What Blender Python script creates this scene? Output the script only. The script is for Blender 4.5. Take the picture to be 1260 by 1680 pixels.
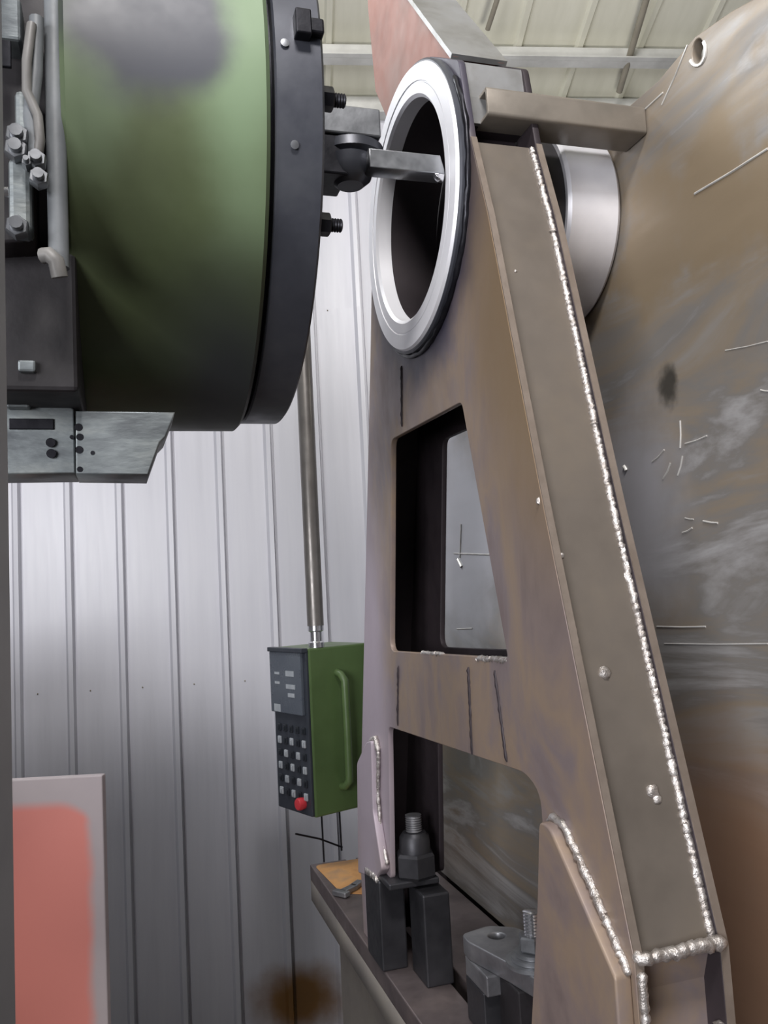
import bpy, bmesh, math, random
from mathutils import Vector, Matrix
random.seed(7)
for o in list(bpy.data.objects): bpy.data.objects.remove(o)
scene = bpy.context.scene
COL = scene.collection

# ------------------------------------------------------------------ camera
FPX = 1400.0
TH, RO, AL = math.radians(5), math.radians(3), math.radians(17)
CAM = Vector((0, 0, 1.6))
_F = Vector((0, math.cos(TH), math.sin(TH))); _R = Vector((1, 0, 0)); _U = Vector((0, -math.sin(TH), math.cos(TH)))
CU = math.cos(RO)*_R - math.sin(RO)*_U
CV = math.sin(RO)*_R + math.cos(RO)*_U
cd = bpy.data.cameras.new('camera'); cam = bpy.data.objects.new('camera', cd); COL.objects.link(cam)
cd.sensor_fit = 'VERTICAL'; cd.sensor_height = 24; cd.sensor_width = 18; cd.lens = FPX/1680*24; cd.clip_start = .02
cam.matrix_world = Matrix(((CU.x, CV.x, -_F.x, CAM.x), (CU.y, CV.y, -_F.y, CAM.y), (CU.z, CV.z, -_F.z, CAM.z), (0, 0, 0, 1)))
scene.camera = cam

# ------------------------------------------------------------------ world, lamps, exposure
wd = bpy.data.worlds.new('workshop_air'); scene.world = wd; wd.use_nodes = True
bg = wd.node_tree.nodes['Background']; bg.inputs[0].default_value = (.80, .88, 1.0, 1); bg.inputs[1].default_value = .05
vs = scene.view_settings; vs.view_transform = 'Standard'; vs.look = 'None'; vs.gamma = 1; vs.use_curve_mapping = False; vs.exposure = 0.0
def area(name, loc, target, sx, sy, power, col=(1, 1, 1)):
    l = bpy.data.lights.new(name, 'AREA'); l.shape = 'RECTANGLE'; l.size = sx; l.size_y = sy; l.energy = power; l.color = col
    o = bpy.data.objects.new(name, l); COL.objects.link(o); o.location = loc
    o.rotation_euler = (Vector(target)-Vector(loc)).to_track_quat('-Z', 'Y').to_euler(); return o
area('high_bay_lamp', (.1, -1.0, 4.6), (-.3, 3.2, 1.4), 1.0, .5, 136, (1, .97, .95))
area('roof_lamp_strip', (-1.45, 2.3, 3.8), (.3, 1.3, 1.5), 1.0, .5, 32, (.94, .97, 1))
area('open_door_daylight', (-2.2, -3.0, 2.1), (.4, 1.8, 1.3), 2.2, 2.2, 235, (.97, .97, 1))
area('roof_fill_light', (.95, 2.45, 2.5), (.55, 3.1, 4.1), .5, .5, 15, (1, .97, .9))  # added fill, unseen behind the big plate, to brighten the roof

# ------------------------------------------------------------------ helpers
def s2l(c):
    return tuple((v/255/12.92 if v/255 <= .04045 else ((v/255+.055)/1.055)**2.4) for v in c)
# machine frame: x along the bore axis, y away from the camera side, z up, origin in the middle of the bored ring
def ray(x, y): return _F + CU*((x-630)/FPX) + CV*((840-y)/FPX)
_d = ray(675, 342); ORG = CAM + _d*(1.6/_d.y)
AX = Vector((math.cos(AL), math.sin(AL), 0)); AY = Vector((-math.sin(AL), math.cos(AL), 0))
def toW(p): return ORG + AX*p[0] + AY*p[1] + Vector((0, 0, p[2]))
def _m(p): q = p-ORG; return (q.dot(AX), q.dot(AY), q.z)
def PX(x, y, a):                    # sight line met with the plane x = a of the machine frame -> (y, z)
    d = ray(x, y); t = (a-(CAM-ORG).dot(AX))/d.dot(AX); r = _m(CAM+d*t); return (r[1], r[2])
def PY(x, y, b):                    # plane y = b -> (x, z)
    d = ray(x, y); t = (b-(CAM-ORG).dot(AY))/d.dot(AY); r = _m(CAM+d*t); return (r[0], r[2])
def PZ(x, y, c):                    # plane z = c -> (x, y)
    d = ray(x, y); t = (c-(CAM-ORG).z)/d.z; r = _m(CAM+d*t); return (r[0], r[1])
def PD(x, y, Y):                    # world point at depth Y
    d = ray(x, y); return CAM + d*(Y/d.y)

def thing(name, label, cat, base=(0, 0, 0), group=None, world=None, rot=AL):
    o = bpy.data.objects.new(name, None); COL.objects.link(o); o.empty_display_size = .05
    o.location = Vector(world) if world is not None else toW(base); o.rotation_euler = (0, 0, rot)
    o['label'] = label; o['category'] = cat
    if group: o['group'] = group
    o['_b'] = tuple(base) if world is None else (0, 0, 0)
    return o
def rootbase(p):
    while p is not None and p.parent is not None: p = p.parent
    return Vector(p['_b']) if p is not None and '_b' in p else Vector((0, 0, 0))
def obj(name, bm, m, parent=None, smooth=None, label=None, kind=None):
    bmesh.ops.recalc_face_normals(bm, faces=bm.faces)
    b = rootbase(parent)
    for v in bm.verts: v.co -= b
    me = bpy.data.meshes.new(name); bm.to_mesh(me); bm.free()
    return link(name, me, m, parent, smooth, label, kind)
def link(name, me, m, parent=None, smooth=None, label=None, kind=None):
    o = bpy.data.objects.new(name, me); COL.objects.link(o); o.parent = parent
    if m is not None and not me.materials: me.materials.append(m)
    if smooth is not None:
        for p in me.polygons: p.use_smooth = True
        me.set_sharp_from_angle(angle=math.radians(smooth))
    if label: o['label'] = label
    if kind: o['kind'] = kind
    return o
def tag(o, label=None, cat=None, group=None, kind=None):
    if label: o['label'] = label
    if cat: o['category'] = cat
    if group: o['group'] = group
    if kind: o['kind'] = kind
    return o
def bevel(bm, w, seg=2):
    if w: bmesh.ops.bevel(bm, geom=[e for e in bm.edges if len(e.link_faces) == 2 and e.calc_face_angle(0) > .5], offset=w, segments=seg, affect='EDGES', profile=.5, clamp_overlap=True)
def box(x0, x1, y0, y1, z0, z1, bv=.002, bm=None):
    n = bmesh.new()
    bmesh.ops.create_cube(n, size=1, matrix=Matrix.Translation(((x0+x1)/2, (y0+y1)/2, (z0+z1)/2)) @ Matrix.Diagonal((abs(x1-x0), abs(y1-y0), abs(z1-z0), 1)))
    bevel(n, bv)
    return merge(bm, n)
def merge(a, b):
    if a is None: return b
    me = bpy.data.meshes.new('tmp'); b.to_mesh(me); b.free(); a.from_mesh(me); bpy.data.meshes.remove(me); return a
def rounded(pts, r, seg=5):
    out = []; n = len(pts)
    for i in range(n):
        ri = r[i] if isinstance(r, (list, tuple)) else r
        p, a, b = Vector(pts[i]), Vector(pts[i-1]), Vector(pts[(i+1) % n])
        if ri <= 0: out.append(tuple(p)); continue
        d1, d2 = (a-p), (b-p); k = min(ri, d1.length*.45, d2.length*.45)
        s, e = p+d1.normalized()*k, p+d2.normalized()*k
        for j in range(seg+1):
            t = j/seg; out.append(tuple(s*(1-t)**2+p*2*t*(1-t)+e*t*t))
    return out
def plate(loops, axis, t0, t1, bv=.0015):
    """flat plate with holes: 2D loops in the plane across `axis`, thickness t0..t1"""
    c = bpy.data.curves.new('tmpc', 'CURVE'); c.dimensions = '2D'; c.fill_mode = 'BOTH'
    c.extrude = max((t1-t0)/2-bv, .0001); c.bevel_depth = bv; c.bevel_resolution = 1; c.offset = -bv
    for L in loops:
        s = c.splines.new('POLY'); s.points.add(len(L)-1); s.use_cyclic_u = True
        for i, p in enumerate(L): s.points[i].co = (p[0], p[1], 0, 1)
    o = bpy.data.objects.new('tmpo', c); COL.objects.link(o)
    dg = bpy.context.evaluated_depsgraph_get(); dg.update()
    me = bpy.data.meshes.new_from_object(o.evaluated_get(dg))
    bm = bmesh.new(); bm.from_mesh(me); bpy.data.objects.remove(o); bpy.data.curves.remove(c); bpy.data.meshes.remove(me)
    bmesh.ops.remove_doubles(bm, verts=bm.verts, dist=1e-5)
    mid = (t0+t1)/2
    for v in bm.verts:
        X, Y, Z = v.co
        v.co = {'x': (mid+Z, X, Y), 'y': (X, mid+Z, Y), 'z': (X, Y, mid+Z)}[axis]
    return bm
def lathe(prof, cen=(0, 0, 0), axis='x', seg=64, bm=None, closed=False):
    """profile (along, radius) turned about an axis"""
    n = bm or bmesh.new(); rings = []
    for (u, r) in prof:
        ring = []
        if r < 1e-6:
            ring = [n.verts.new(_ax(axis, cen, u, 0, 0))]
        else:
            for i in range(seg):
                t = 2*math.pi*i/seg; ring.append(n.verts.new(_ax(axis, cen, u, r*math.cos(t), r*math.sin(t))))
        rings.append(ring)
    pairs = list(zip(rings, rings[1:]))
    if closed: pairs.append((rings[-1], rings[0]))
    for A, B in pairs:
        for i in range(seg):
            j = (i+1) % seg
            a = [A[0]] if len(A) == 1 else [A[i], A[j]]
            b = [B[0]] if len(B) == 1 else [B[j], B[i]]
            if len(a)+len(b) >= 3: n.faces.new(a+b)
    return n
def _ax(axis, c, u, p, q):
    if axis == 'x': return (c[0]+u, c[1]+p, c[2]+q)
    if axis == 'y': return (c[0]+p, c[1]+u, c[2]+q)
    return (c[0]+p, c[1]+q, c[2]+u)
def tube(path, r, seg=10, bm=None, wob=0.0, rfun=None):
    n = bm or bmesh.new(); P = [Vector(p) for p in path]; rings = []
    up = Vector((0, 0, 1)); N0 = None
    for i, p in enumerate(P):
        d = (P[min(i+1, len(P)-1)]-P[max(i-1, 0)]).normalized()
        if N0 is None: N0 = d.cross(up if abs(d.z) < .9 else Vector((1, 0, 0))).normalized()
        N0 = (N0-d*N0.dot(d)).normalized(); B = d.cross(N0)
        rr = (rfun(i) if rfun else r)
        rings.append([n.verts.new(p+(N0*math.cos(2*math.pi*k/seg)+B*math.sin(2*math.pi*k/seg))*rr*(1+random.uniform(-wob, wob))) for k in range(seg)])
    for A, B in zip(rings, rings[1:]):
        for k in range(seg): n.faces.new((A[k], A[(k+1) % seg], B[(k+1) % seg], B[k]))
    n.faces.new(rings[0][::-1]); n.faces.new(rings[-1])
    return n
def resample(path, step):
    P = [Vector(p) for p in path]; out = []
    for a, b in zip(P, P[1:]):
        k = max(1, int((b-a).length/step))
        for i in range(k): out.append(a.lerp(b, i/k))
    out.append(P[-1]); return out
def bead(path, r, step=.004):
    P = resample(path, step)
    P = [p+Vector((random.uniform(-1, 1), random.uniform(-1, 1), random.uniform(-1, 1)))*r*.16 for p in P]
    return tube(P, r, 7, wob=.12, rfun=lambda i: r*(.92+.10*math.sin(i*2.1)+random.uniform(-.1, .12)) if 0 < i < len(P)-1 else r*.5)
def hexprism(cen, axis, r, u0, u1, ch=.1, rot=0):
    n = bmesh.new(); rs = [(u0, r*.9), (u0+(u1-u0)*ch, r), (u1-(u1-u0)*ch, r), (u1, r*.9)]; rings = []
    for u, rr in rs:
        rings.append([n.verts.new(_ax(axis, cen, u, rr*math.cos(rot+k*math.pi/3), rr*math.sin(rot+k*math.pi/3))) for k in range(6)])
    for A, B in zip(rings, rings[1:]):
        for k in range(6): n.faces.new((A[k], A[(k+1) % 6], B[(k+1) % 6], B[k]))
    n.faces.new(rings[0]); n.faces.new(rings[-1]); return n
def stud(cen, axis, r, u0, u1, pitch=.005, seg=14):
    prof = [(u0, 0), (u0, r)]; u = u0
    while u < u1-pitch:
        prof += [(u+pitch*.5, r*.88), (u+pitch, r)]; u += pitch
    prof += [(u1, r*.8), (u1, 0)]
    return lathe(prof, cen, axis, seg)
def strip(path, x0, x1, t, inward):
    """plate strip bent along a (y,z) path, spanning x0..x1, thickness t towards `inward` (y,z side +1/-1)"""
    n = bmesh.new(); rows = []
    for i, p in enumerate(path):
        a, b = Vector(path[max(i-1, 0)]), Vector(path[min(i+1, len(path)-1)])
        d = (b-a).normalized(); nn = Vector((-d.y, d.x))*inward*t
        rows.append([n.verts.new((x, q.x, q.y)) for q in (Vector(p), Vector(p)+nn) for x in (x0, x1)])
    for A, B in zip(rows, rows[1:]):
        for i, j in ((0, 1), (1, 3), (3, 2), (2, 0)): n.faces.new((A[i], A[j], B[j], B[i]))
    n.faces.new((rows[0][0], rows[0][1], rows[0][3], rows[0][2])); n.faces.new((rows[-1][0], rows[-1][1], rows[-1][3], rows[-1][2]))
    return n

# ------------------------------------------------------------------ materials
def mat(name, cols, scale=6, rough=.5, metal=0.0, bump=.1, stretch=(1, 1, 1), detail=8, bscale=None, rvar=.15, spec=.5, distort=0.0, coat=0):
    m = bpy.data.materials.new(name); m.use_nodes = True; nt = m.node_tree; N = nt.nodes; L = nt.links
    p = N['Principled BSDF']; p.inputs['Metallic'].default_value = metal; p.inputs['Specular IOR Level'].default_value = spec
    p.inputs['Coat Weight'].default_value = coat
    tc = N.new('ShaderNodeTexCoord'); mp = N.new('ShaderNodeMapping'); mp.inputs['Scale'].default_value = stretch
    L.new(tc.outputs['Object'], mp.inputs['Vector'])
    n1 = N.new('ShaderNodeTexNoise'); n1.inputs['Scale'].default_value = scale; n1.inputs['Detail'].default_value = detail; n1.inputs['Roughness'].default_value = .6
    n1.inputs['Distortion'].default_value = distort
    L.new(mp.outputs[0], n1.inputs['Vector'])
    r = N.new('ShaderNodeValToRGB'); e = r.color_ramp.elements
    k = len(cols)
    for i, c in enumerate(cols):
        pos = .3+.4*(i/max(k-1, 1))
        if i < 2: e[i].position = pos; el = e[i]
        else: el = e.new(pos)
        el.color = (*s2l(c), 1)
    if k == 1: e[1].color = e[0].color
    L.new(n1.outputs['Fac'], r.inputs[0]); L.new(r.outputs[0], p.inputs['Base Color'])
    n2 = N.new('ShaderNodeTexNoise'); n2.inputs['Scale'].default_value = bscale or scale*5; n2.inputs['Detail'].default_value = 6
    L.new(mp.outputs[0], n2.inputs['Vector'])
    mr = N.new('ShaderNodeMapRange'); mr.inputs['To Min'].default_value = max(0, rough-rvar); mr.inputs['To Max'].default_value = min(1, rough+rvar)
    L.new(n2.outputs['Fac'], mr.inputs['Value']); L.new(mr.outputs[0], p.inputs['Roughness'])
    if bump:
        b = N.new('ShaderNodeBump'); b.inputs['Strength'].default_value = bump; b.inputs['Distance'].default_value = .004
        L.new(n2.outputs['Fac'], b.inputs['Height']); L.new(b.outputs[0], p.inputs['Normal'])
    m['_ramp'] = r.name
    return m
def overlay(m, col, build):
    """mix a second colour over the base by a mask built from nodes; build(N, L, coord_socket) -> mask socket"""
    nt = m.node_tree; N = nt.nodes; L = nt.links; p = N['Principled BSDF']
    src = p.inputs['Base Color'].links[0].from_socket
    tc = N.new('ShaderNodeTexCoord'); mask = build(N, L, tc.outputs['Object'])
    mx = N.new('ShaderNodeMix'); mx.data_type = 'RGBA'; L.new(mask, mx.inputs[0]); L.new(src, mx.inputs[6]); mx.inputs[7].default_value = (*s2l(col), 1)
    L.new(mx.outputs[2], p.inputs['Base Color']); return m
def math_node(N, L, op, a, b=None, clamp=False):
    n = N.new('ShaderNodeMath'); n.operation = op; n.use_clamp = clamp
    for i, v in enumerate((a, b)):
        if v is None: continue
        if isinstance(v, (int, float)): n.inputs[i].default_value = v
        else: L.new(v, n.inputs[i])
    return n.outputs[0]
def ramp01(N, L, v, lo, hi):
    n = N.new('ShaderNodeMapRange'); n.interpolation_type = 'SMOOTHSTEP'; n.inputs['From Min'].default_value = lo; n.inputs['From Max'].default_value = hi
    L.new(v, n.inputs['Value']); return n.outputs[0]
def noise(N, L, v, scale, detail=5, stretch=None):
    n = N.new('ShaderNodeTexNoise'); n.inputs['Scale'].default_value = scale; n.inputs['Detail'].default_value = detail
    if stretch:
        mp = N.new('ShaderNodeMapping'); mp.inputs['Scale'].default_value = stretch; L.new(v, mp.inputs[0]); v = mp.outputs[0]
    L.new(v, n.inputs['Vector']); return n.outputs['Fac']
def blob(cen, rad, soft=.4, ns=3.0, namp=.6):
    """stain or painted light with an irregular outline around a point (object coordinates); rad = (rx, ry, rz)"""
    def f(N, L, co):
        mp = N.new('ShaderNodeMapping'); mp.inputs['Scale'].default_value = tuple(1/r for r in rad); mp.inputs['Location'].default_value = tuple(-c/r for c, r in zip(cen, rad))
        L.new(co, mp.inputs[0]); ln = N.new('ShaderNodeVectorMath'); ln.operation = 'LENGTH'; L.new(mp.outputs[0], ln.inputs[0])
        nz = noise(N, L, co, ns)
        d = math_node(N, L, 'ADD', ln.outputs['Value'], math_node(N, L, 'MULTIPLY', math_node(N, L, 'SUBTRACT', nz, .5), namp*2))
        return math_node(N, L, 'SUBTRACT', 1.0, ramp01(N, L, d, 1-soft, 1+soft))
    return f

M = {}
M['sheet'] = mat('white_painted_sheet', [(194, 194, 202), (201, 201, 209), (206, 206, 213)], 3, .36, 0, .008, (5, 5, .35), rvar=.06)
M['roof'] = mat('cream_roof_sheet', [(206, 204, 188), (226, 224, 210)], 2, .55, 0, .03, (4, .6, 1))
M['purlin'] = mat('galvanised_purlin', [(176, 176, 172), (214, 214, 210)], 5, .4, .3, .05)
M['rod'] = mat('dull_roof_rod', [(120, 114, 102), (150, 144, 130)], 5, .6, .2, .05)
M['floor'] = mat('oily_concrete', [(62, 58, 56), (96, 92, 88)], 5, .7, 0, .2)
M['green'] = mat('machine_green_paint', [(68, 76, 50), (78, 88, 58), (88, 100, 68)], 3.5, .52, 0, .06, rvar=.12)
M['green2'] = mat('pendant_green_paint', [(74, 94, 56), (88, 110, 68)], 5, .38, 0, .04)
M['iron'] = mat('dark_machined_iron', [(56, 58, 66), (70, 72, 80), (84, 86, 92)], 6, .42, .3, .06)
M['black'] = mat('black_oxide_steel', [(24, 24, 30), (44, 44, 50)], 12, .4, .6, .1)
M['dark'] = mat('dark_greasy_casting', [(26, 23, 25), (44, 41, 45)], 5, .6, .2, .3)
M['steel'] = mat('worn_grey_steel', [(110, 112, 116), (140, 142, 146), (168, 170, 174)], 7, .42, .75, .12)
M['slide'] = mat('worn_slide_steel', [(92, 96, 100), (126, 132, 134), (156, 160, 158)], 8, .5, .55, .2, (1, 1, 3))
M['bright'] = mat('freshly_turned_steel', [(214, 214, 222), (236, 236, 242)], 5, .32, .35, .03, rvar=.06)
M['ringface'] = mat('turned_ring_face', [(236, 236, 242), (248, 248, 252)], 5, .42, .2, .03, rvar=.06)
M['bar'] = mat('brown_grey_tube_steel', [(112, 106, 98), (142, 134, 124)], 6, .45, .4, .1)
M['tool'] = mat('tool_shank_steel', [(128, 130, 134), (160, 162, 166)], 9, .36, .8, .06)
M['web'] = mat('scaled_plate_steel', [(108, 96, 94), (126, 112, 108), (140, 122, 106), (124, 112, 112), (112, 98, 96)], 4.5, .5, .2, .16, (1, 1, .55), rvar=.16, distort=.5)
M['cover'] = mat('olive_mill_scale', [(100, 93, 86), (112, 104, 96), (122, 112, 100)], 4, .5, .4, .1)
M['edge'] = mat('flame_cut_edge', [(124, 112, 102), (146, 134, 124)], 12, .5, .5, .15)
M['weld'] = mat('bright_weld_bead', [(160, 152, 146), (196, 190, 186), (224, 220, 218)], 90, .42, .85, .4)
M['redrust'] = mat('red_primer_rust', [(124, 84, 72), (150, 102, 88), (140, 112, 102)], 4, .6, .1, .1)
M['greyplate'] = mat('grey_rolled_plate', [(120, 118, 112), (150, 150, 150), (164, 166, 170)], 5, .45, .5, .1)
M['inside'] = mat('shaded_inner_steel', [(40, 34, 38), (58, 50, 54)], 5, .6, .3, .1)  # inner faces: shade put into a darker steel colour; seams share it
M['big'] = mat('rusty_rolled_sheet', [(112, 108, 106), (146, 142, 138), (142, 130, 115), (130, 126, 122), (168, 166, 166), (136, 125, 112)], 4.2, .5, .3, .12, (1, .3, 1.5), rvar=.16, distort=.8)
M['chalk'] = mat('bright_scratch', [(206, 204, 200), (230, 228, 224)], 20, .4, .5, .05)
M['table'] = mat('worn_table_iron', [(92, 82, 84), (112, 102, 102), (128, 116, 114)], 6, .45, .55, .12)
M['tabside'] = mat('table_side_paint', [(104, 100, 98), (126, 120, 114), (138, 132, 122)], 3, .6, .1, .1)
M['clamp'] = mat('oiled_clamp_iron', [(50, 50, 54), (72, 72, 76)], 8, .45, .6, .15)
M['strap'] = mat('scuffed_strap_steel', [(110, 110, 114), (140, 140, 144), (166, 166, 168)], 9, .42, .7, .15)
M['pipe'] = mat('pendant_pipe_steel', [(112, 108, 106), (136, 132, 128)], 6, .38, .6, .05)
M['chrome'] = mat('chrome_fitting', [(200, 200, 204), (220, 220, 224)], 6, .2, .9, .02)
M['keypad'] = mat('keypad_black', [(44, 48, 56), (58, 62, 70)], 8, .5, 0, .03)
M['screen'] = mat('readout_grey', [(78, 84, 94), (92, 98, 106)], 6, .3, 0, 0)
M['key'] = mat('pale_key', [(150, 156, 162), (176, 180, 184)], 20, .4, 0, 0)
M['keyd'] = mat('dark_key', [(30, 34, 40), (44, 48, 54)], 20, .4, 0, 0)
M['red'] = mat('red_button', [(196, 52, 62), (210, 64, 72)], 20, .35, 0, 0)
M['wood'] = mat('rust_dusted_iron', [(172, 120, 70), (200, 150, 96), (150, 128, 108)], 7, .7, 0, .1)
M['board'] = mat('grey_guard_board', [(192, 180, 182), (202, 190, 190)], 4, .6, 0, .03)
M['column'] = mat('grey_column_paint', [(138, 138, 142), (156, 156, 160)], 4, .5, 0, .05)
M['hose'] = mat('grey_hose_rubber', [(104, 108, 112), (130, 134, 138)], 9, .5, 0, .1)
M['copper'] = mat('pale_cable_sheath', [(112, 110, 108), (138, 136, 134)], 9, .5, 0, .05)

# ------------------------------------------------------------------ the hall: wall, roof, floor
FLOOR = -0.62
WYAW = math.radians(6)
W0 = PD(369, 800, 4.0); W0z = 0
WX = Vector((math.cos(WYAW), math.sin(WYAW), 0)); WN = Vector((-math.sin(WYAW), math.cos(WYAW), 0))
def onwall(x, y):
    d = ray(x, y); t = (W0-CAM).dot(WN)/d.dot(WN); q = CAM+d*t-W0; return q.dot(WX), (CAM+d*t).z
PITCH = .2315
zs = onwall(560, 516)[1]            # seam between lower and upper sheets
ztop = onwall(565, 168)[1]
wall = bpy.data.objects.new('wall_back', None); COL.objects.link(wall)
wall.location = (W0.x, W0.y, FLOOR); wall.rotation_euler = (0, 0, WYAW)
def wall_sheet(h, lap):
    """one ribbed sheet: flat pan with small stiffeners and a standing rib on its right edge"""
    n = bmesh.new(); w = PITCH
    prof = [(0, .012), (.003, .012), (.004, 0), (w-.044, 0), (w-.030, -.022), (w-.010, -.024), (w-.007, .0), (w-.006, .012), (w, .012)]
    t = .0012
    a = [[n.verts.new((x, y-lap, z)) for (x, y) in prof] for z in (0, h)]
    b = [[n.verts.new((x, y-lap+t, z)) for (x, y) in prof] for z in (0, h)]
    for i in range(len(prof)-1):
        n.faces.new((a[0][i], a[0][i+1], a[1][i+1], a[1][i])); n.faces.new((b[0][i], b[1][i], b[1][i+1], b[0][i+1]))
        n.faces.new((a[0][i], b[0][i], b[0][i+1], a[0][i+1])); n.faces.new((a[1][i], a[1][i+1], b[1][i+1], b[1][i]))
    n.faces.new((a[0][0], a[1][0], b[1][0], b[0][0])); n.faces.new((a[0][-1], b[0][-1], b[1][-1], a[1][-1]))
    bmesh.ops.recalc_face_normals(n, faces=n.faces)
    me = bpy.data.meshes.new('wall_sheet'); n.to_mesh(me); n.free(); return me
tag(wall, 'white ribbed metal sheet wall at the back of the workshop', None, None, 'structure')
lo, hi = wall_sheet(zs-FLOOR+.03, .004), wall_sheet(ztop-zs, 0)
# rust and oil at the wall's foot
M['sheet_low'] = M['sheet']
for i in range(-13, 20):
    a = link('wall_sheet', lo, M['sheet'], wall); a.location = (i*PITCH, 0, 0)
    b = link('wall_sheet', hi, M['sheet'], wall); b.location = (i*PITCH, 0, zs-FLOOR)
n = bmesh.new()
for i in range(-13, 20):
    for zz in (zs+.02-FLOOR, onwall(350, 1120)[1]-FLOOR):
        lathe([(0, .0001), (-.004, .0035), (-.006, .0)], (i*PITCH+.06, -.003, zz), 'y', 8, n)
obj('wall_screw', n, M['rod'], wall, kind='stuff')
# rust stain at the wall's foot
wl = onwall(492, 1636); k0 = int(math.floor(wl[0]/PITCH))
for o_ in [o_ for o_ in bpy.data.objects if o_.parent == wall and o_.data == lo]:
    k = round(o_.location.x/PITCH)
    if k0-1 <= k <= k0+1:
        mm = M['sheet'].copy(); overlay(mm, (128, 92, 50), blob((wl[0]-k*PITCH, 0, wl[1]-FLOOR), (.20, .3, .13), .5, 6, .5))
        o_.data = lo.copy(); o_.data.materials[0] = mm
# backing sheet so that no daylight comes through
obj('backing', box(-13*PITCH, 20*PITCH, .03, .05, 0, ztop-FLOOR, 0), M['roof'], wall)

fl = obj('floor', box(-6, 6, -5, 6, FLOOR-.1, FLOOR, 0), M['floor']); tag(fl, 'dark oily concrete workshop floor', None, None, 'structure')

ceil = bpy.data.objects.new('ceiling', None); COL.objects.link(ceil); tag(ceil, 'cream ribbed metal roof sheets on purlins', None, None, 'structure')
SL = .30                            # rises towards the camera
ceil.location = (W0.x, W0.y, ztop); ceil.rotation_euler = (0, 0, WYAW)
def ceil_sheet():
    n = bmesh.new(); w = .30; L = 3.4
    prof = [(0, 0), (w-.05, 0), (w-.04, -.018), (w-.015, -.018), (w-.005, 0), (w, 0)]
    vs = [[n.verts.new((x, y, z+(-y)*SL+k)) for (x, z) in prof] for k in (0, .002) for y in (.05, -L)]
    for A, B in ((vs[0], vs[1]), (vs[3], vs[2])):
        for i in range(len(prof)-1): n.faces.new((A[i], A[i+1], B[i+1], B[i]))
    me = bpy.data.meshes.new('roof_sheet'); bmesh.ops.recalc_face_normals(n, faces=n.faces); n.to_mesh(me); n.free(); return me
cs = ceil_sheet()
for i in range(-10, 16):
    a = link('roof_sheet', cs, M['roof'], ceil); a.location = (i*.30, 0, .02)
for y, h, w in ((-.02, .10, .06), (-.30, .07, .06), (-.75, .07, .06), (-1.5, .08, .07), (-2.3, .08, .07)):
    n = bmesh.new(); z = -y*SL
    box(-3, 4.6, y-w/2, y+w/2, z-h, z-.002, .004, n); box(-3, 4.6, y-w/2-.03, y-w/2, z-h, z-h+.006, 0, n)
    obj('purlin', n, M['purlin'], ceil)
def ceil_at(x, y, dz=0.06):
    """point dz below the roof slope on the sight line through a photo point, in the roof's own frame"""
    d = ray(x, y); c0 = Vector((W0.x, W0.y, ztop-dz)); nrm = WN*SL+Vector((0, 0, 1)); t = (c0-CAM).dot(nrm)/d.dot(nrm)
    q = CAM+d*t-Vector((W0.x, W0.y, ztop)); return (q.dot(WX), q.dot(WN), q.z)
for (x0, y0, x1, y1, r) in ((1066, -20, 1016, 150, .016), (822, -20, 800, 48, .012)):
    obj('tie_rod', tube(resample([ceil_at(x0, y0), ceil_at(x1, y1)], .1), r, 10), M['rod'], ceil, 40)

# ------------------------------------------------------------------ bored bracket (the workpiece in front)
A0, A1, B0, B1 = .008, .020, .126, .138            # near side plate and its twin, along the bore axis
BA = .345                                          # face of the big plate
TZ = -1.60                                         # table top
bracket = thing('welded_bracket', 'tall brown welded steel bracket with a bright bored ring and two window openings', 'bracket', (.08, 0, TZ))
def P0(x, y): return PX(x, y, A0)
def below(p, z=TZ): return (p[0], z)
near_edge = [P0(752, 98), P0(760, 150), P0(771, 225), P0(800, 350), P0(889, 820), P0(1041, 1580)]
far_edge = [P0(590, 1390), P0(597, 1060), P0(608, 560), P0(612, 330)]
hub = [(math.cos(t)*.264, math.sin(t)*.264) for t in [math.radians(k) for k in range(10, 135, 12)]]  # (y, z): far top quarter to the near side
nb = (near_edge[-1][0]-.004, TZ)
arch = [(P0(612, 1500)[0], TZ), P0(615, 1449), P0(641, 1441), P0(637, 1192), P0(862, 1268), P0(886, 1302), P0(900, 1500), (P0(896, 1640)[0], TZ)]
outer = [(far_edge[0][0]+.0, TZ)] + far_edge + hub + near_edge + [nb] + arch[::-1]
outer = rounded(outer, [0]+[.02]*4+[0]*len(hub)+[.01]*4+[.06]+[.004]+[0]+[0, .01, .03, .03, .02, .01, .008, 0], 4)
win = rounded([P0(642, 721), P0(757, 659), P0(833, 1080), P0(640, 1068)], [.02, .014, .008, .03], 5)
bore = [(math.cos(2*math.pi*k/64)*.215, math.sin(2*math.pi*k/64)*.215) for k in range(64)]
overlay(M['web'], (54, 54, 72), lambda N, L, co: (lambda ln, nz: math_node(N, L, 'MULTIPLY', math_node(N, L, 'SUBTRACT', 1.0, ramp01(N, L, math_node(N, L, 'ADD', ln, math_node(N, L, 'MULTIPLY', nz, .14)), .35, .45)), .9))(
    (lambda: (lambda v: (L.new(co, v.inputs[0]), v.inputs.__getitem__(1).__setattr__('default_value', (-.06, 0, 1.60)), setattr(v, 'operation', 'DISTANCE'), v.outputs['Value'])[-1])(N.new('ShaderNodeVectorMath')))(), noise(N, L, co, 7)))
overlay(M['web'], (172, 160, 170), blob((-.06, .52, .55), (.3, .16, .9), .6, 3, .5))
overlay(M['web'], (128, 108, 84), blob((-.06, -.42, 1.28), (.3, .16, .35), .5, 4, .5))
for (t0, t1, mm) in ((A0, A1, 'web'), (B0, B1, 'inside')):  # twin is the same steel, its shade put into the colour
    obj('side_plate', plate([outer, win, bore], 'x', t0, t1, .0015), M[mm], bracket)
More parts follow.
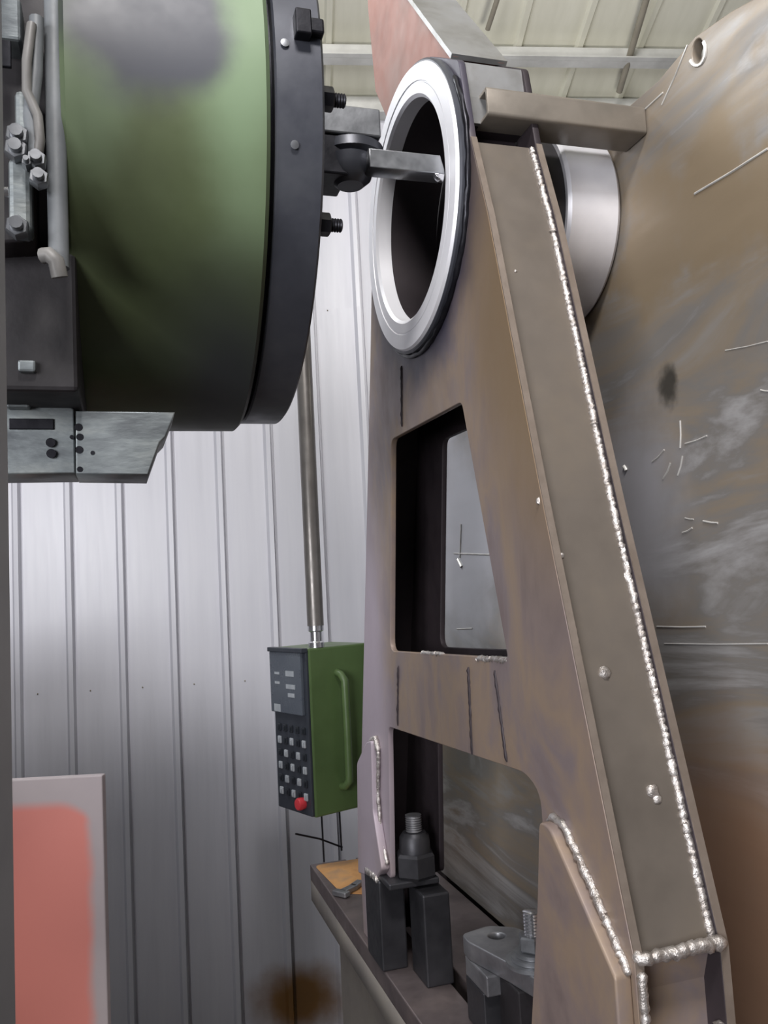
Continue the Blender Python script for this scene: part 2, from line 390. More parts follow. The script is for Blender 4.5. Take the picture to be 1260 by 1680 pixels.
# near cover plate between the two side plates, set back from their edges
def inset(path, k):
    out = []
    for i, p in enumerate(path):
        a, b = Vector(path[max(i-1, 0)]), Vector(path[min(i+1, len(path)-1)]); d = (b-a).normalized(); out.append(tuple(Vector(p)+Vector((-d.y, d.x))*k))
    return out
cpath = inset(near_edge, -.009)
if Vector(cpath[3]).x < near_edge[3][0]: cpath = inset(near_edge, .009)
obj('cover_plate', strip(cpath[2:], A1, B0, .010, 1), M['cover'], bracket)
hz = P0(764, 192); k0 = cpath[2]
obj('hub_cover', strip([(near_edge[0][0]+.004, near_edge[0][1])]+[cpath[1], (hz[0]+.014, hz[1])], A1, B0, .010, 1), M['greyplate'], bracket)
obj('hub_recess', strip([(hz[0]+.024, hz[1]), (hz[0]+.07, hz[1]-.002), (k0[0]+.07, k0[1]+.004), (k0[0]+.012, k0[1])], A1, B0, .006, 1), M['inside'], bracket)
# foot of the box below the cover: deeper panel
kz = near_edge[-1][1]
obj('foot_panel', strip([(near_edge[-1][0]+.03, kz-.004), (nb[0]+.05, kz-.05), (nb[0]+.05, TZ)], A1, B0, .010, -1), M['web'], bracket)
# far cover closes the box behind
fpath = [(far_edge[0][0]-.012, TZ)]+[(p[0]-.014, p[1]) for p in far_edge]
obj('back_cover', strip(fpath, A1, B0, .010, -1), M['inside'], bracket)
# machined ring
RZ = -.010
ringp = [(.022, .262), (-.006, .264), (-.012, .260), (-.012, .232), (-.010, .231), (-.010, .229), (-.011, .228), (-.011, .210), (-.006, .204), (.022, .204)]
obj('ring_sleeve', lathe([(.020, .262), (.020, .269), (-.004, .269), (-.007, .266), (-.007, .262)], (0, 0, RZ), 'x', 128, closed=True), M['iron'], bracket, 30)
obj('bored_ring', lathe(ringp, (0, 0, RZ), 'x', 128, closed=True), M['ringface'], bracket, 25, label='bright freshly turned ring face')
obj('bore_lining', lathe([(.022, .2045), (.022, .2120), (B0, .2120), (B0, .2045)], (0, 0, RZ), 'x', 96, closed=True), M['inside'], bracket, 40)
obj('ring_weld', bead([(A0-.003, math.cos(t)*.272, math.sin(t)*.272+RZ) for t in [math.radians(k) for k in range(150, 392, 3)]], .006, .008), M['black'], bracket, 60)
# neck and far boss that carry the bore on to the big plate
obj('bore_end', lathe([(B0+.004, 0), (B0+.004, .2118), (B1-.002, .2118), (B1-.002, 0)], (0, 0, RZ), 'x', 96), M['inside'], bracket, 40)
obj('neck', lathe([(B1-.003, 0), (B1-.003, .182), (.232, .182), (.232, 0)], (0, 0, -.03), 'x', 96), M['dark'], bracket, 40)  # dark material stands in for the shade between the plates
obj('far_boss', lathe([(.232, 0), (.232, .190), (.238, .195), (BA-.012, .195), (BA-.004, .188), (BA-.004, 0)], (0, 0, -.03), 'x', 128), M['bright'], bracket, 30)
# upper gusset above the ring
ua = .035
up_edge = [PX(742, 92, ua), PX(674, 0, ua), PX(606, -95, ua)]
up_far = [PX(598, -95, ua), PX(604, 20, ua), PX(616, 150, ua), PX(640, 230, ua)]
upl = up_far+[(.10, .20), (-.10, .215)]
ug = [up_far[0], up_far[1], up_far[2], (.14, .19), (-.10, .225), up_edge[0], up_edge[1], up_edge[2]]
for t0 in (ua, B0-.002):
    obj('upper_gusset', plate([ug], 'x', t0, t0+.014), M['redrust'], bracket, label='red rusty gusset above the ring')
obj('gusset_cover', strip([tuple(Vector(p)+Vector((-.003, .003))) for p in up_edge], ua-.002, B0+.016, .009, -1), M['greyplate'], bracket)
# beads
def nz(p, x): return (x, p[0], p[1])
cp = [nz((p[0]+0.0, p[1]), B0-.003) for p in cpath[2:]]
obj('weld_bead', bead(cp, .0062, .003), M['weld'], bracket, 60, label='rippled bright weld bead')
obj('weld_bead', bead([nz(p, A1+.002) for p in cpath[2:]], .0035), M['edge'], bracket, 60)
kb = near_edge[-1]
obj('weld_bead', bead([(A0+.004, kb[0]+.006, kz+.004), (A1, kb[0]-.004, kz+.004), (B0, kb[0]-.004, kz+.006), (B1-.006, kb[0]-.002, kz+.004)], .0085), M['weld'], bracket, 60)
obj('weld_bead', bead([(A0+.006, kb[0]-.004, kz-.01), (A0+.006, nb[0]-.002, kz-.30)], .006), M['weld'], bracket, 60)
obj('weld_bead', bead([(B0-.002, nb[0]+.01, kz-.09), (B0-.002, nb[0]+.012, kz-.15)], .008), M['weld'], bracket, 60)
# raised near edges (flame cut) as thin trims on the two side plates
for a in (A0, B0):
    ks = -1 if inset(near_edge, .016)[3][0] > near_edge[3][0] else 1
    obj('cut_edge', strip(inset(near_edge[2:]+[nb], ks*.0022), a+.0008, a+.0112, .0035, -ks), M['edge'], bracket)
# doubler plates on the legs, with their welds
D = -.0
g1 = [P0(907, 1343), P0(924, 1352), P0(1036, 1600), (P0(1040, 1640)[0], TZ), (P0(893, 1690)[0]+.0, TZ), P0(893, 1690), P0(904, 1480)]
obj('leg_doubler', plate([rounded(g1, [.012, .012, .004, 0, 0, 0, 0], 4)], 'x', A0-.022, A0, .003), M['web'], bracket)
obj('weld_bead', bead([nz(p, A0-.003) for p in (P0(905, 1352), P0(912, 1342), P0(928, 1352), P0(975, 1455), P0(1037, 1600))], .0065), M['weld'], bracket, 60)
g2 = [P0(614, 1216), P0(622, 1214), P0(625, 1330), P0(640, 1425), P0(630, 1440), P0(600, 1430), P0(598, 1250)]
obj('leg_doubler', plate([rounded(g2, [.01, .01, .01, .01, .01, .01, .01], 4)], 'x', A0-.02, A0, .003), M['web'], bracket)
obj('weld_bead', bead([nz(p, A0-.006) for p in (P0(613, 1216), P0(620, 1211), P0(625, 1232))], .008), M['weld'], bracket, 60)
obj('weld_bead', bead([nz(p, A0-.006) for p in (P0(625, 1232), P0(624, 1300), P0(629, 1370), P0(640, 1418))], .005), M['weld'], bracket, 60)
obj('weld_bead', bead([nz(p, A0-.016) for p in (P0(612, 1424), P0(632, 1440))], .009), M['weld'], bracket, 60)
# chips along the window sill, faint seams on the band below it
for (xa, ya, xb, yb, r) in ((690, 1072, 724, 1074, .005), (736, 1078, 770, 1080, .003), (780, 1081, 832, 1084, .006)):
    obj('weld_bead', bead([nz(P0(xa, ya), A0+.004), nz(P0(xb, yb), A0+.004)], r, .003), M['weld'], bracket, 60)
for (xa, ya, xb, yb) in ((654, 1092, 653, 1190), (769, 1094, 775, 1238), (812, 1100, 832, 1250), (659, 600, 660, 700)):
    obj('plate_seam', bead([nz(P0(xa, ya), A0), nz(P0(xb, yb), A0)], .0035, .006), M['inside'], bracket, 60)
# tack nubs on the cover
def on_cover(x, y):
    best = None
    for p, q in zip(cpath[2:], cpath[3:]):
        e = Vector((q[0]-p[0], q[1]-p[1])); nrm = Vector((0, -e.y, e.x)); d = ray(x, y); c = CAM-ORG
        dm = Vector((d.dot(AX), d.dot(AY), d.z)); cm = Vector((c.dot(AX), c.dot(AY), c.z))
        t = (Vector((0, p[0], p[1]))-cm).dot(nrm)/dm.dot(nrm); r = cm+dm*t
        if min(p[1], q[1])-.01 <= r.z <= max(p[1], q[1])+.01: best = r
    return best
for (x, y, r) in ((992, 1105, .009), (1070, 1298, .009), (1078, 1312, .006), (921, 912, .005), (886, 822, .006), (846, 445, .003)):
    p = on_cover(x, y)
    if p is None: continue
    n = bmesh.new(); bmesh.ops.create_icosphere(n, subdivisions=2, radius=r)
    for v in n.verts: v.co = v.co*(1+random.uniform(-.18, .18)); v.co.y *= .7; v.co += p
    obj('tack_nub', n, M['weld'], bracket, 60)
# rectangular tube from the hub to the big plate
def PTY(x, y, b): return PY(x, y, b)
by = near_edge[1][0]-.02
t0 = PY(794, 140, by); t1 = PY(800, 187, by); t2 = PY(1030, 150, by)
tz1, tz0 = t0[1], t1[1]
xa, xb = t0[0]+.004, BA-.002
nloop = [(by, tz0), (by+.07, tz0), (by+.07, tz1), (by, tz1)]
iloop = [(by+.006, tz0+.006), (by+.064, tz0+.006), (by+.064, tz1-.006), (by+.006, tz1-.006)]
obj('stay_tube', plate([rounded(nloop, .006, 3), rounded(iloop, .004, 3)], 'x', xa, xb, .001), M['bar'], bracket)
obj('tube_hollow_shade', box(xa+.015, xa+.02, by+.006, by+.064, tz0+.006, tz1-.006, 0), M['black'], bracket)  # black sheet stands in for the unlit hollow of the tube

# ------------------------------------------------------------------ the big rusty plate behind
bp = thing('steel_plate', 'large scratched rust-brown steel plate behind the bracket, filling the right side', 'plate', (.43, -.4, TZ))
top = [PX(x, y, BA) for (x, y) in ((1000, 202), (1080, 132), (1140, 60), (1200, 18), (1240, -4), (1300, -42))]
FE = PX(690, 900, BA)[0]
pts = [(FE, top[0][1])]+top+[(top[-1][0]-.25, top[-1][1]-.05), (top[-1][0]-.25, TZ+.002), (FE, TZ+.002)]
hc = PX(1144, 84, BA)
hole = [(hc[0]+math.cos(k*math.pi/12)*.014, hc[1]+math.sin(k*math.pi/12)*.019) for k in range(24)]
overlay(M['big'], (206, 206, 212), blob((-.01, 1.18, 1.0), (.3, .42, .34), .5, 5, .5))  # light reaching behind the bracket, painted as a bright patch
overlay(M['big'], (176, 174, 178), blob((-.01, PX(1050, 830, BA)[0]+.4, PX(1050, 830, BA)[1]-TZ), (.3, .10, .17), .7, 9, .6))  # glow of a reflection painted into the plate colour
overlay(M['big'], (142, 112, 90), blob((-.01, .05, .25), (.3, .45, .3), .6, 3, .8))
overlay(M['big'], (140, 124, 102), blob((-.01, .1, 1.45), (.3, .36, .11), .5, 9, 2.2))
overlay(M['big'], (70, 66, 60), blob((-.01, PX(1096, 630, BA)[0]+.4, PX(1096, 630, BA)[1]-TZ), (.3, .025, .035), .5, 30, .8))
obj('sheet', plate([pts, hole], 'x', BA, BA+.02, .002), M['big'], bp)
def onbig(x, y, lift=.0): p = PX(x, y, BA); return (BA-lift, p[0], p[1])
obj('hole_rim', tube([onbig(1144+14*math.cos(k*.35), 84+24*math.sin(k*.35)) for k in range(-2, 8)], .003, 6), M['chalk'], bp, 60)
for (xa, ya, xb, yb, r) in ((1000, 230, 1088, 152, .0018), (1086, 172, 1128, 74, .0018), (1140, 318, 1260, 244, .0022), (1078, 1028, 1158, 1028, .0016), (1090, 1056, 1260, 1056, .0012), (1116, 690, 1116, 735, .0016), (1124, 728, 1160, 715, .0014), (1120, 748, 1112, 780, .0016), (1070, 758, 1090, 738, .0016), (1088, 786, 1100, 760, .0018), (1024, 765, 1028, 772, .004), (1120, 874, 1136, 866, .0018), (1154, 855, 1178, 858, .002), (1124, 850, 1138, 852, .0014), (1190, 575, 1260, 560, .0010), (1248, 640, 1262, 642, .0015)):
    obj('scratch', tube(resample([onbig(xa, ya), onbig((xa+xb)/2+1, (ya+yb)/2+1), onbig(xb, yb)], .02), r, 6), M['chalk'], bp, 60)
# spots of light-coloured scribe seen through the upper window
for (xa, ya, xb, yb, r) in ((757, 860, 755, 915, .003), (745, 908, 808, 910, .0025), (752, 918, 758, 930, .006), (750, 1032, 775, 1031, .002)):
    obj('scratch', tube(resample([onbig(xa, ya), onbig(xb, yb)], .03), r, 6), M['chalk'], bp, 60)

# ------------------------------------------------------------------ machine table
table = thing('machine_table', 'purple-grey cast iron T-slot table under the bracket', 'table', (.5, 0, TZ-.5))
te = PZ(600, 1550, TZ)[0]
ty_far = PZ(495, 1420, TZ)[1]
TX1 = 1.5
slot = [te+.135, te+.36, te+.62, te+.88]
segs = []
x = te
for s in slot+[TX1]:
    segs.append((x, s-.016)); x = s+.016
top = bmesh.new()
for i, (xa_, xb_) in enumerate(segs):
    obj('table_strip', box(xa_, xb_, -1.3, ty_far, TZ-.05, TZ, .003), M['table'], table)
obj('slot_floor', box(te+.02, TX1, -1.3, ty_far-.002, TZ-.11, TZ-.045, 0), M['dark'], table)
obj('table_rim', plate([[(te, TZ-.045), (te, TZ-.11), (te+.06, TZ-.17), (TX1, TZ-.17), (TX1, TZ-.045)]], 'y', -1.299, ty_far, .002), M['tabside'], table)
obj('table_body', box(te+.07, TX1, -1.25, ty_far-.06, TZ-.62, TZ-.165, .01), M['tabside'], table)
obj('rust_film', plate([rounded([(te+.01, ty_far-.02), (te+.20, ty_far-.02), (te+.26, ty_far-.45), (te+.03, ty_far-.30)], .03)], 'z', TZ+.0004, TZ+.0016, .0005), M['wood'], table, label='orange rust film on the far corner')
# swarf bits on the table's far corner
for (x, y, l, ang) in ((572, 1460, .06, .6), (585, 1452, .05, .8), (560, 1466, .05, 2.2)):
    p = PZ(x, y, TZ+.008); n = box(-l/2, l/2, -.012, .012, 0, .014, .003)
    bmesh.ops.transform(n, matrix=Matrix.Translation((p[0], p[1], TZ+.002)) @ Matrix.Rotation(ang, 4, 'Z'), verts=n.verts)
    t = thing('packing_strip', {572: 'small pale metal packing strip lying on the rusty table corner, nearest the bracket', 585: 'small metal packing strip behind the nearest one on the rusty table corner', 560: 'small metal packing strip closest to the table edge on the rusty corner'}[x], 'packing', (p[0], p[1], TZ), 'packing strips on the table corner')
    obj('strip_body', n, M['strap'], t)

# ------------------------------------------------------------------ clamps between the legs
def clamp_block():
    t = thing('clamp_stack', 'dark oily clamp blocks under a big hexagon nut and stud, between the bracket legs', 'clamp', (.06, .42, TZ))
    z1 = PX(705, 1478, .06)[1]; z2 = PX(650, 1460, 0)[1]
    obj('block', box(.055, .118, .33, .43, TZ, z1, .004), M['clamp'], t)
    obj('block', box(-.012, .050, .445, .57, TZ, z2-.012, .004), M['clamp'], t)
    obj('clamp_bar', box(-.008, .110, .37, .55, z2-.010, z2+.004, .003), M['clamp'], t)
    nc = (.066, .40, 0)
    zb = max(z1, z2+.004)
    obj('nut', hexprism(nc, 'z', .047, zb, zb+.055, .12, .3), M['clamp'], t)
    obj('collar', lathe([(zb+.055, 0), (zb+.055, .036), (zb+.088, .034), (zb+.098, .026), (zb+.098, 0)], nc, 'z', 24), M['clamp'], t, 40)
    obj('stud', stud(nc, 'z', .019, zb+.095, zb+.135), M['strap'], t, 50)
    return t
clamp_block()
def strap_clamp():
    zt = TZ+.16
    c = PZ(876, 1580, zt); cx, cy = c
    t = thing('strap_clamp', 'grey steel clamp strap with nut and washers beside the right leg', 'clamp', (cx, cy, TZ))
    q = [PZ(757, 1532, zt), PZ(800, 1518, zt), PZ(845, 1520, zt), PZ(905, 1545, zt), PZ(905, 1622, zt), PZ(830, 1578, zt), PZ(768, 1545, zt)]
    hcn = PZ(815, 1535, zt)
    hl = [(hcn[0]+.017*math.cos(k*math.pi/8), hcn[1]+.017*math.sin(k*math.pi/8)) for k in range(16)]
    obj('strap', plate([rounded(q, .012, 3), hl], 'z', zt-.036, zt, .003), M['strap'], t)
    for i, (dz, r) in enumerate(((0, .052), (.008, .042), (.016, .034))):
        obj('washer', lathe([(zt+dz, .013), (zt+dz, r), (zt+dz+.0075, r), (zt+dz+.0075, .013)], (cx, cy, 0), 'z', 32, closed=True), M['steel'], t, 30)
    obj('nut', hexprism((cx, cy, 0), 'z', .027, zt+.024, zt+.052, .12, .2), M['steel'], t)
    obj('stud', stud((cx, cy, 0), 'z', .0155, TZ+.001, zt+.095, .006), M['chrome'], t, 50)
    # packing under the strap
    p = PZ(780, 1590, TZ); r0 = PZ(830, 1560, zt)
    obj('packing_block', box(r0[0]-.02, r0[0]+.07, r0[1]-.09, r0[1]+.0, TZ, zt-.036, .003), M['dark'], t)
    obj('packing_block', box(q[0][0]-.0, q[0][0]+.05, q[0][1]-.10, q[0][1]-.01, TZ, zt-.075, .003), M['clamp'], t)
    obj('packing_block', box(q[0][0]-.0, q[0][0]+.06, q[0][1]-.12, q[0][1]-.012, zt-.075, zt-.0365, .003), M['strap'], t)
strap_clamp()
c = PZ(870, 1690, TZ+.05)
t = thing('step_block', 'scuffed steel packing block low on the table, under the strap clamp', 'packing', (c[0], c[1], TZ))
obj('block_body', plate([rounded([(c[0]-.03, c[1]-.11), (c[0]+.07, c[1]-.11), (c[0]+.07, c[1]-.02), (c[0]-.01, c[1]-.02), (c[0]-.03, c[1]-.05)], .008)], 'z', TZ, TZ+.06, .003), M['strap'], t)

# ------------------------------------------------------------------ boring head
head = thing('boring_head', 'big round green boring machine head with dark iron face plate', 'machine', (-.5, 0, -.46))
RB, RF = .432, .418
XF = -.268
obj('housing', lathe([(-.612, .2), (-.612, RB-.006), (-.606, RB), (-.352, RB), (-.346, RB-.006), (-.346, .2)], (0, 0, 0), 'x', 160, closed=True), M['green'], head, 30, label='green painted round housing')
obj('groove', lathe([(-.348, .1), (-.348, RF-.022), (-.336, RF-.022), (-.336, .1)], (0, 0, 0), 'x', 128, closed=True), M['black'], head, 30)
fpl = obj('face_plate', lathe([(-.338, .1), (-.338, RF-.003), (-.335, RF), (XF-.004, RF), (XF, RF-.005), (XF, .06), (XF-.03, .06)], (0, 0, 0), 'x', 160, closed=True), M['iron'], head, 30, label='dark iron face plate')
obj('rear_housing', lathe([(-1.5, 0), (-1.5, .39), (-.612, .39), (-.612, 0)], (0, 0, 0), 'x', 96), M['dark'], head, 30)
# slot on the rim
def on_rim(R, x, y):
    """sight line met with the cylinder of radius R about the bore axis -> machine frame point"""
    d = ray(x, y); c = CAM-ORG; dm = Vector((d.dot(AX), d.dot(AY), d.z)); cm = Vector((c.dot(AX), c.dot(AY), c.z))
    a = dm.y**2+dm.z**2; b = 2*(dm.y*cm.y+dm.z*cm.z); cc = cm.y**2+cm.z**2-R*R; D = b*b-4*a*cc
    if D < 0: return None
    return cm+dm*((-b-math.sqrt(D))/(2*a))
def gblob(x, y, rx, rt, soft, ns, amp):
    p = on_rim(RB, x, y); return blob((p.x+.5, p.y, p.z+.46), (rx, rt, rt), soft, ns, amp)
overlay(M['green'], (116, 136, 106), gblob(400, 50, .06, .24, .7, 6, .45))  # this and the next paint the paler lit top into the green
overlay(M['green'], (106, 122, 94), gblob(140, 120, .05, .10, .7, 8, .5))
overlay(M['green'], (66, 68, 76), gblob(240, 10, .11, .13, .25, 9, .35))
overlay(M['green'], (56, 60, 62), gblob(370, 640, .10, .20, .7, 3, .4))  # shade of the underside painted into the green
def rim_bolt(p, r, l):
    rad = Vector((0, p.y, p.z)).normalized(); q = rad.to_track_quat('Z', 'X').to_matrix().to_4x4()
    n = hexprism((0, 0, 0), 'z', r, -.004, l*.45, .1); s = stud((0, 0, 0), 'z', r*.62, l*.45, l, .004); n = merge(n, s)
    bmesh.ops.transform(n, matrix=Matrix.Translation(p) @ q, verts=n.verts); return n
def face_bolt(y, z, r, l):
    n = hexprism((0, y, z), 'x', r, XF-.002, XF+l*.5, .1); return merge(n, stud((0, y, z), 'x', r*.6, XF+l*.5, XF+l, .004))
# square-head clamping screws
n = box(-.011, .011, -.016, .016, -.018, .018, .002); n = merge(n, box(.010, .030, -.010, .010, -.011, .011, .003))
p = on_rim(RF, 494, 48); bmesh.ops.transform(n, matrix=Matrix.Translation(p+Vector((0, -.004, 0))), verts=n.verts)
obj('clamp_screw', n, M['black'], head)
for (x, y) in ((532, 148), (533, 375)):
    yy, zz = PX(x, y, XF); s = (RF-.03)/math.hypot(yy, zz); s = min(1, s); obj('face_bolt', face_bolt(yy*s, zz*s, .017, .036), M['black'], fpl, 40)
for (x, y) in ((467, 72), (483, 238)):
    p = on_rim(RF, x, y)
    nn = lathe([(0, .0001), (.003, .006), (.004, .0)], (0, 0, 0), 'z', 12); q = Vector((0, p.y, p.z)).normalized().to_track_quat('Z', 'X').to_matrix().to_4x4()
    bmesh.ops.transform(nn, matrix=Matrix.Translation(p) @ q, verts=nn.verts); obj('set_screw', nn, M['steel'], fpl, 40)
# worn slide plate under the housing, split in two
sy = -.24
def S(x, y): return PY(x, y, sy)
slp = obj('slide_plate', plate([[S(124, 674), S(287, 676), S(272, 716), S(262, 726), S(243, 779), S(124, 777)]], 'y', sy, sy+.10, .002), M['slide'], head, label='worn grey slide plate')
obj('slide_plate', plate([[S(-60, 664), S(112, 665), S(121, 670), S(123, 776), S(-60, 778)]], 'y', sy+.004, sy+.10, .002), M['slide'], head)
for (x, y, r) in ((129, 701, .0055), (131, 717, .005), (130, 738, .0055), (131, 770, .004), (83, 726, .0065), (84, 744, .0065), (152, 743, .003), (118, 717, .003)):
    s = S(x, y); yy = sy-.0008
    obj('screw_hole', lathe([(0, 0), (0, r), (.003, r), (.003, 0)], (s[0], yy, s[1]), 'y', 14), M['black'], slp)
for (x0, y0, x1, y1) in ((14, 686, 88, 704), ):
    a, b = S(x0, y0), S(x1, y1); obj('slot', box(a[0], b[0], sy+.001, sy+.01, b[1], a[1], .001), M['black'], head)
obj('ledge', box(S(12, 660)[0], S(50, 660)[0], sy-.015, sy+.05, S(40, 672)[1], S(40, 657)[1], .003), M['slide'], head)
# feed shaft, hose and fittings left of the housing
gy = -.40
def G(x, y, b=gy): r = PY(x, y, b); return (r[0], b, r[1])
obj('feed_rod', tube(resample([G(88, -60), G(90, 120), G(94, 300), G(97, 440)], .05), .0125, 14), M['hose'], head, 60)
obj('rod_bracket', box(G(76, 0)[0], G(100, 0)[0], gy+.012, gy+.05, G(88, 300)[2], G(88, 200)[2], .003), M['slide'], head)
obj('rod_end', tube([G(70, 420, gy-.01), G(80, 418, gy-.015), G(92, 428, gy-.015), G(98, 455, gy-.01)], .010, 10), M['copper'], head, 60)
obj('gear_case', plate([[G(-50, 20)[0:3:2], G(62, 26)[0:3:2], G(62, 130)[0:3:2], G(40, 160)[0:3:2], G(58, 240)[0:3:2], G(52, 390)[0:3:2], G(-50, 395)[0:3:2]]], 'y', gy+.01, gy+.10, .004), M['dark'], head)
obj('valve_block', box(G(0, 0)[0], G(38, 0)[0], gy-.03, gy+.02, G(20, 88)[2], G(20, 20)[2], .004), M['slide'], head)
obj('valve_block', box(G(24, 0)[0], G(54, 0)[0], gy-.02, gy+.02, G(20, 236)[2], G(20, 160)[2], .006), M['slide'], head)
obj('junction', box(G(12, 0)[0], G(48, 0)[0], gy-.02, gy+.02, G(20, 388)[2], G(20, 270)[2], .006), M['slide'], head)
obj('dark_panel', box(G(-6, 0)[0], G(22, 0)[0], gy-.034, gy-.028, G(10, 134)[2], G(10, 92)[2], .001), M['black'], head)
obj('hose', tube(resample([G(52, 40, gy-.03), G(44, 100, gy-.035), G(44, 150, gy-.03), G(62, 190, gy-.03), G(66, 230, gy-.03), G(60, 268, gy-.02)], .015), .006, 10), M['copper'], head, 60)
obj('hose', tube(resample([G(60, 30, gy-.02), G(58, 120, gy-.02), G(50, 190, gy-.02), G(58, 260, gy-.02)], .02), .009, 10), M['hose'], head, 60)
for (x, y, r) in ((28, 222, .014), (26, 245, .014), (60, 262, .012), (64, 292, .012), (28, 372, .014), (44, 268, .006)):
    g = G(x, y, gy-.03); obj('fitting', merge(hexprism((g[0], 0, g[2]), 'y', r, gy-.036, gy-.018, .15, .4), lathe([(gy-.045, 0), (gy-.045, r*.55), (gy-.034, r*.6), (gy-.034, 0)], (g[0], 0, g[2]), 'y', 12)), M['steel'], head, 40)
obj('drain_pin', tube([G(-6, 315, gy-.05), G(14, 315, gy-.05)], .006, 12), M['chrome'], head, 50)
obj('lower_case', box(G(-60, 0)[0], G(112, 0)[0], gy+.06, gy+.35, S(60, 668)[1], G(60, 380)[2], .006), M['dark'], head)
obj('tab', box(G(12, 0)[0], G(42, 0)[0], gy+.05, gy+.07, G(30, 592)[2], G(30, 572)[2], .003), M['slide'], head)

# ------------------------------------------------------------------ tool holder and boring tool
ty = PX(728, 285, -.018)
th = thing('tool_holder', 'grey tool holder block with round clamp knob and flat boring tool reaching the ring', 'tool holder', (-.2, ty[0], 0))
hy = ty[0]+.02
a, b = PY(534, 168, hy), PY(626, 225, hy)
obj('holder_block', box(XF+.001, b[0], hy, hy+.11, b[1], a[1], .003), M['steel'], th)
a2, b2 = PY(540, 226, hy), PY(600, 290, hy)
obj('shank_seat', box(XF+.001, PY(560, 0, hy)[0], hy+.005, hy+.09, b2[1]+.004, b[1], .003), M['black'], th)
kc = PY(588, 260, hy)
obj('clamp_flange', lathe([(b[1]-.004, 0), (b[1]-.004, .058), (b[1]-.02, .060), (b[1]-.034, .044), (b[1]-.034, 0)], (kc[0], hy+.05, 0), 'z', 40), M['iron'], th, 40)
zk = PY(588, 300, hy+.02)[1]
obj('clamp_knob', lathe([(b[1]-.03, 0), (b[1]-.03, .044), (zk+.03, .042), (zk+.012, .036), (zk, .022), (zk, 0)], (PY(582, 260, hy)[0], hy+.035, 0), 'z', 36), M['iron'], th, 40)
tl = PY(606, 256, ty[0]); tr = PY(726, 255, ty[0]); tb = PY(728, 289, ty[0])
tsh = obj('tool_shank', plate([[(tl[0], tr[1]), (tr[0]-.004, tr[1]), (tb[0]+.002, tb[1]+.012), (tb[0]+.002, tb[1]+.004), (tl[0], tb[1]+.004)]], 'y', ty[0]-.0, ty[0]+.035, .0015), M['tool'], th)
obj('insert_tip', plate([[(tb[0]-.016, tb[1]+.004), (tb[0]+.002, tb[1]+.004), (tb[0]-.001, tb[1]-.008), (tb[0]-.010, tb[1]-.004)]], 'y', ty[0]+.0, ty[0]+.012, .001), M['chrome'], tsh)

# ------------------------------------------------------------------ machine column at the left edge of the view
colx = PD(16, 800, .90)
ct = thing('machine_column', 'grey vertical machine column edge at the far left', 'machine', world=(colx.x-.10, .86, FLOOR), rot=0)
obj('post', box(.05, .10, -.04, .04, 0, 3.6, .004), M['column'], ct)
obj('post_rail', box(.085, .099, -.046, -.04, .2, 3.4, .001), M['steel'], ct)

shade_block = thing('wall_shade_block', 'grey block added out of view left of the boring head to shade the lower wall', 'machine', world=(-2.1, 1.9, FLOOR), rot=0)  # unseen block, added to shade the lower wall
obj('shade_block_body', plate([[(-.75, 0), (.70, 0), (.70, .25), (.62, .35), (.62, 1.95), (.72, 2.02), (.72, 2.15), (-.75, 2.15)]], 'y', -1.1, .9, .01), M['column'], shade_block)
obj('shade_block_cap', box(.50, .70, -1.1, .9, 2.15, 2.19, .004), M['steel'], shade_block)

blocker = thing('light_blocker', 'tall grey block added out of view left of the camera to keep light off the lower wall', 'light blocker', world=(-1.33, .28, FLOOR), rot=0)  # unseen block, added to stop door light reaching the lower wall
obj('blocker_body', box(-.27, .27, -.3, .3, 0, 1.98, .006), M['column'], blocker)
for k in range(2):
    d_ = obj('blocker_panel', box(.272, .288, -.295+.3*k, -.005+.3*k, .06, 1.93, .003), M['column'], blocker)
    obj('handle', box(.289, .31, -.05+.08*k, -.03+.08*k, 1.0, 1.16, .004), M['chrome'], d_)

# ------------------------------------------------------------------ pendant control box
pv = PD(512, 1200, 2.75)
prot = math.radians(38)
pend = thing('control_pendant', 'green control pendant with black keypad and red stop button, hanging from a pipe', 'control box', world=(pv.x, pv.y, 0), rot=prot)
def pz_at(x, y): return PD(x, y, 2.75).z
zt_, zb_ = pz_at(512, 1064), pz_at(512, 1343)
H = zt_-zb_
# local frame: -y face is green side towards the camera right, -x face carries the keypad; the vertical edge between them at the origin
Wd, Dp = .235, .215
obj('case', box(0, Wd, 0, Dp, zb_, zt_, .006), M['green2'], pend)
fm = bmesh.new()
kpp = obj('keypad_panel', box(-.010, .001, .004, Dp-.004, zb_+.004, zt_-.004, .003), M['keypad'], pend)
rdo = obj('readout', box(-.022, -.009, .02, Dp-.002, zt_-H*.40, zt_-.012, .003), M['screen'], pend)
obj('hood', box(-.028, -.004, .0, Dp, zt_-.012, zt_+.002, .002), M['keypad'], pend)
for (u, v, w_, h_) in ((.06, .10, .05, .022), (.055, .17, .055, .018), (.06, .215, .04, .016), (.15, .28, .04, .03), (.15, .11, .03, .01), (.15, .16, .03, .01)):
    obj('legend', box(-.0232, -.0215, u, u+w_, zt_-v*.62-.01-h_*.8, zt_-v*.62-.01, 0), M['key'], rdo)
for r in range(6):
    for k in range(5):
        y0 = .022+k*.037; z0 = zt_-H*.47-r*H*.078
        big = (r+k) % 2
        obj('key', merge(box(-.016, -.009, y0, y0+.020, z0-.024, z0, .003), box(-.0195, -.0155, y0+.004, y0+.013, z0-.018, z0-.006, .001)), M['key'] if (r >= 1 and big) else M['keyd'], kpp)
obj('stop_button', lathe([(-.008, 0), (-.008, .018), (-.028, .020), (-.034, .017), (-.036, 0)], (0, .052, zb_+.040), 'x', 24), M['red'], kpp, 40, label='red stop button')
hx = .105
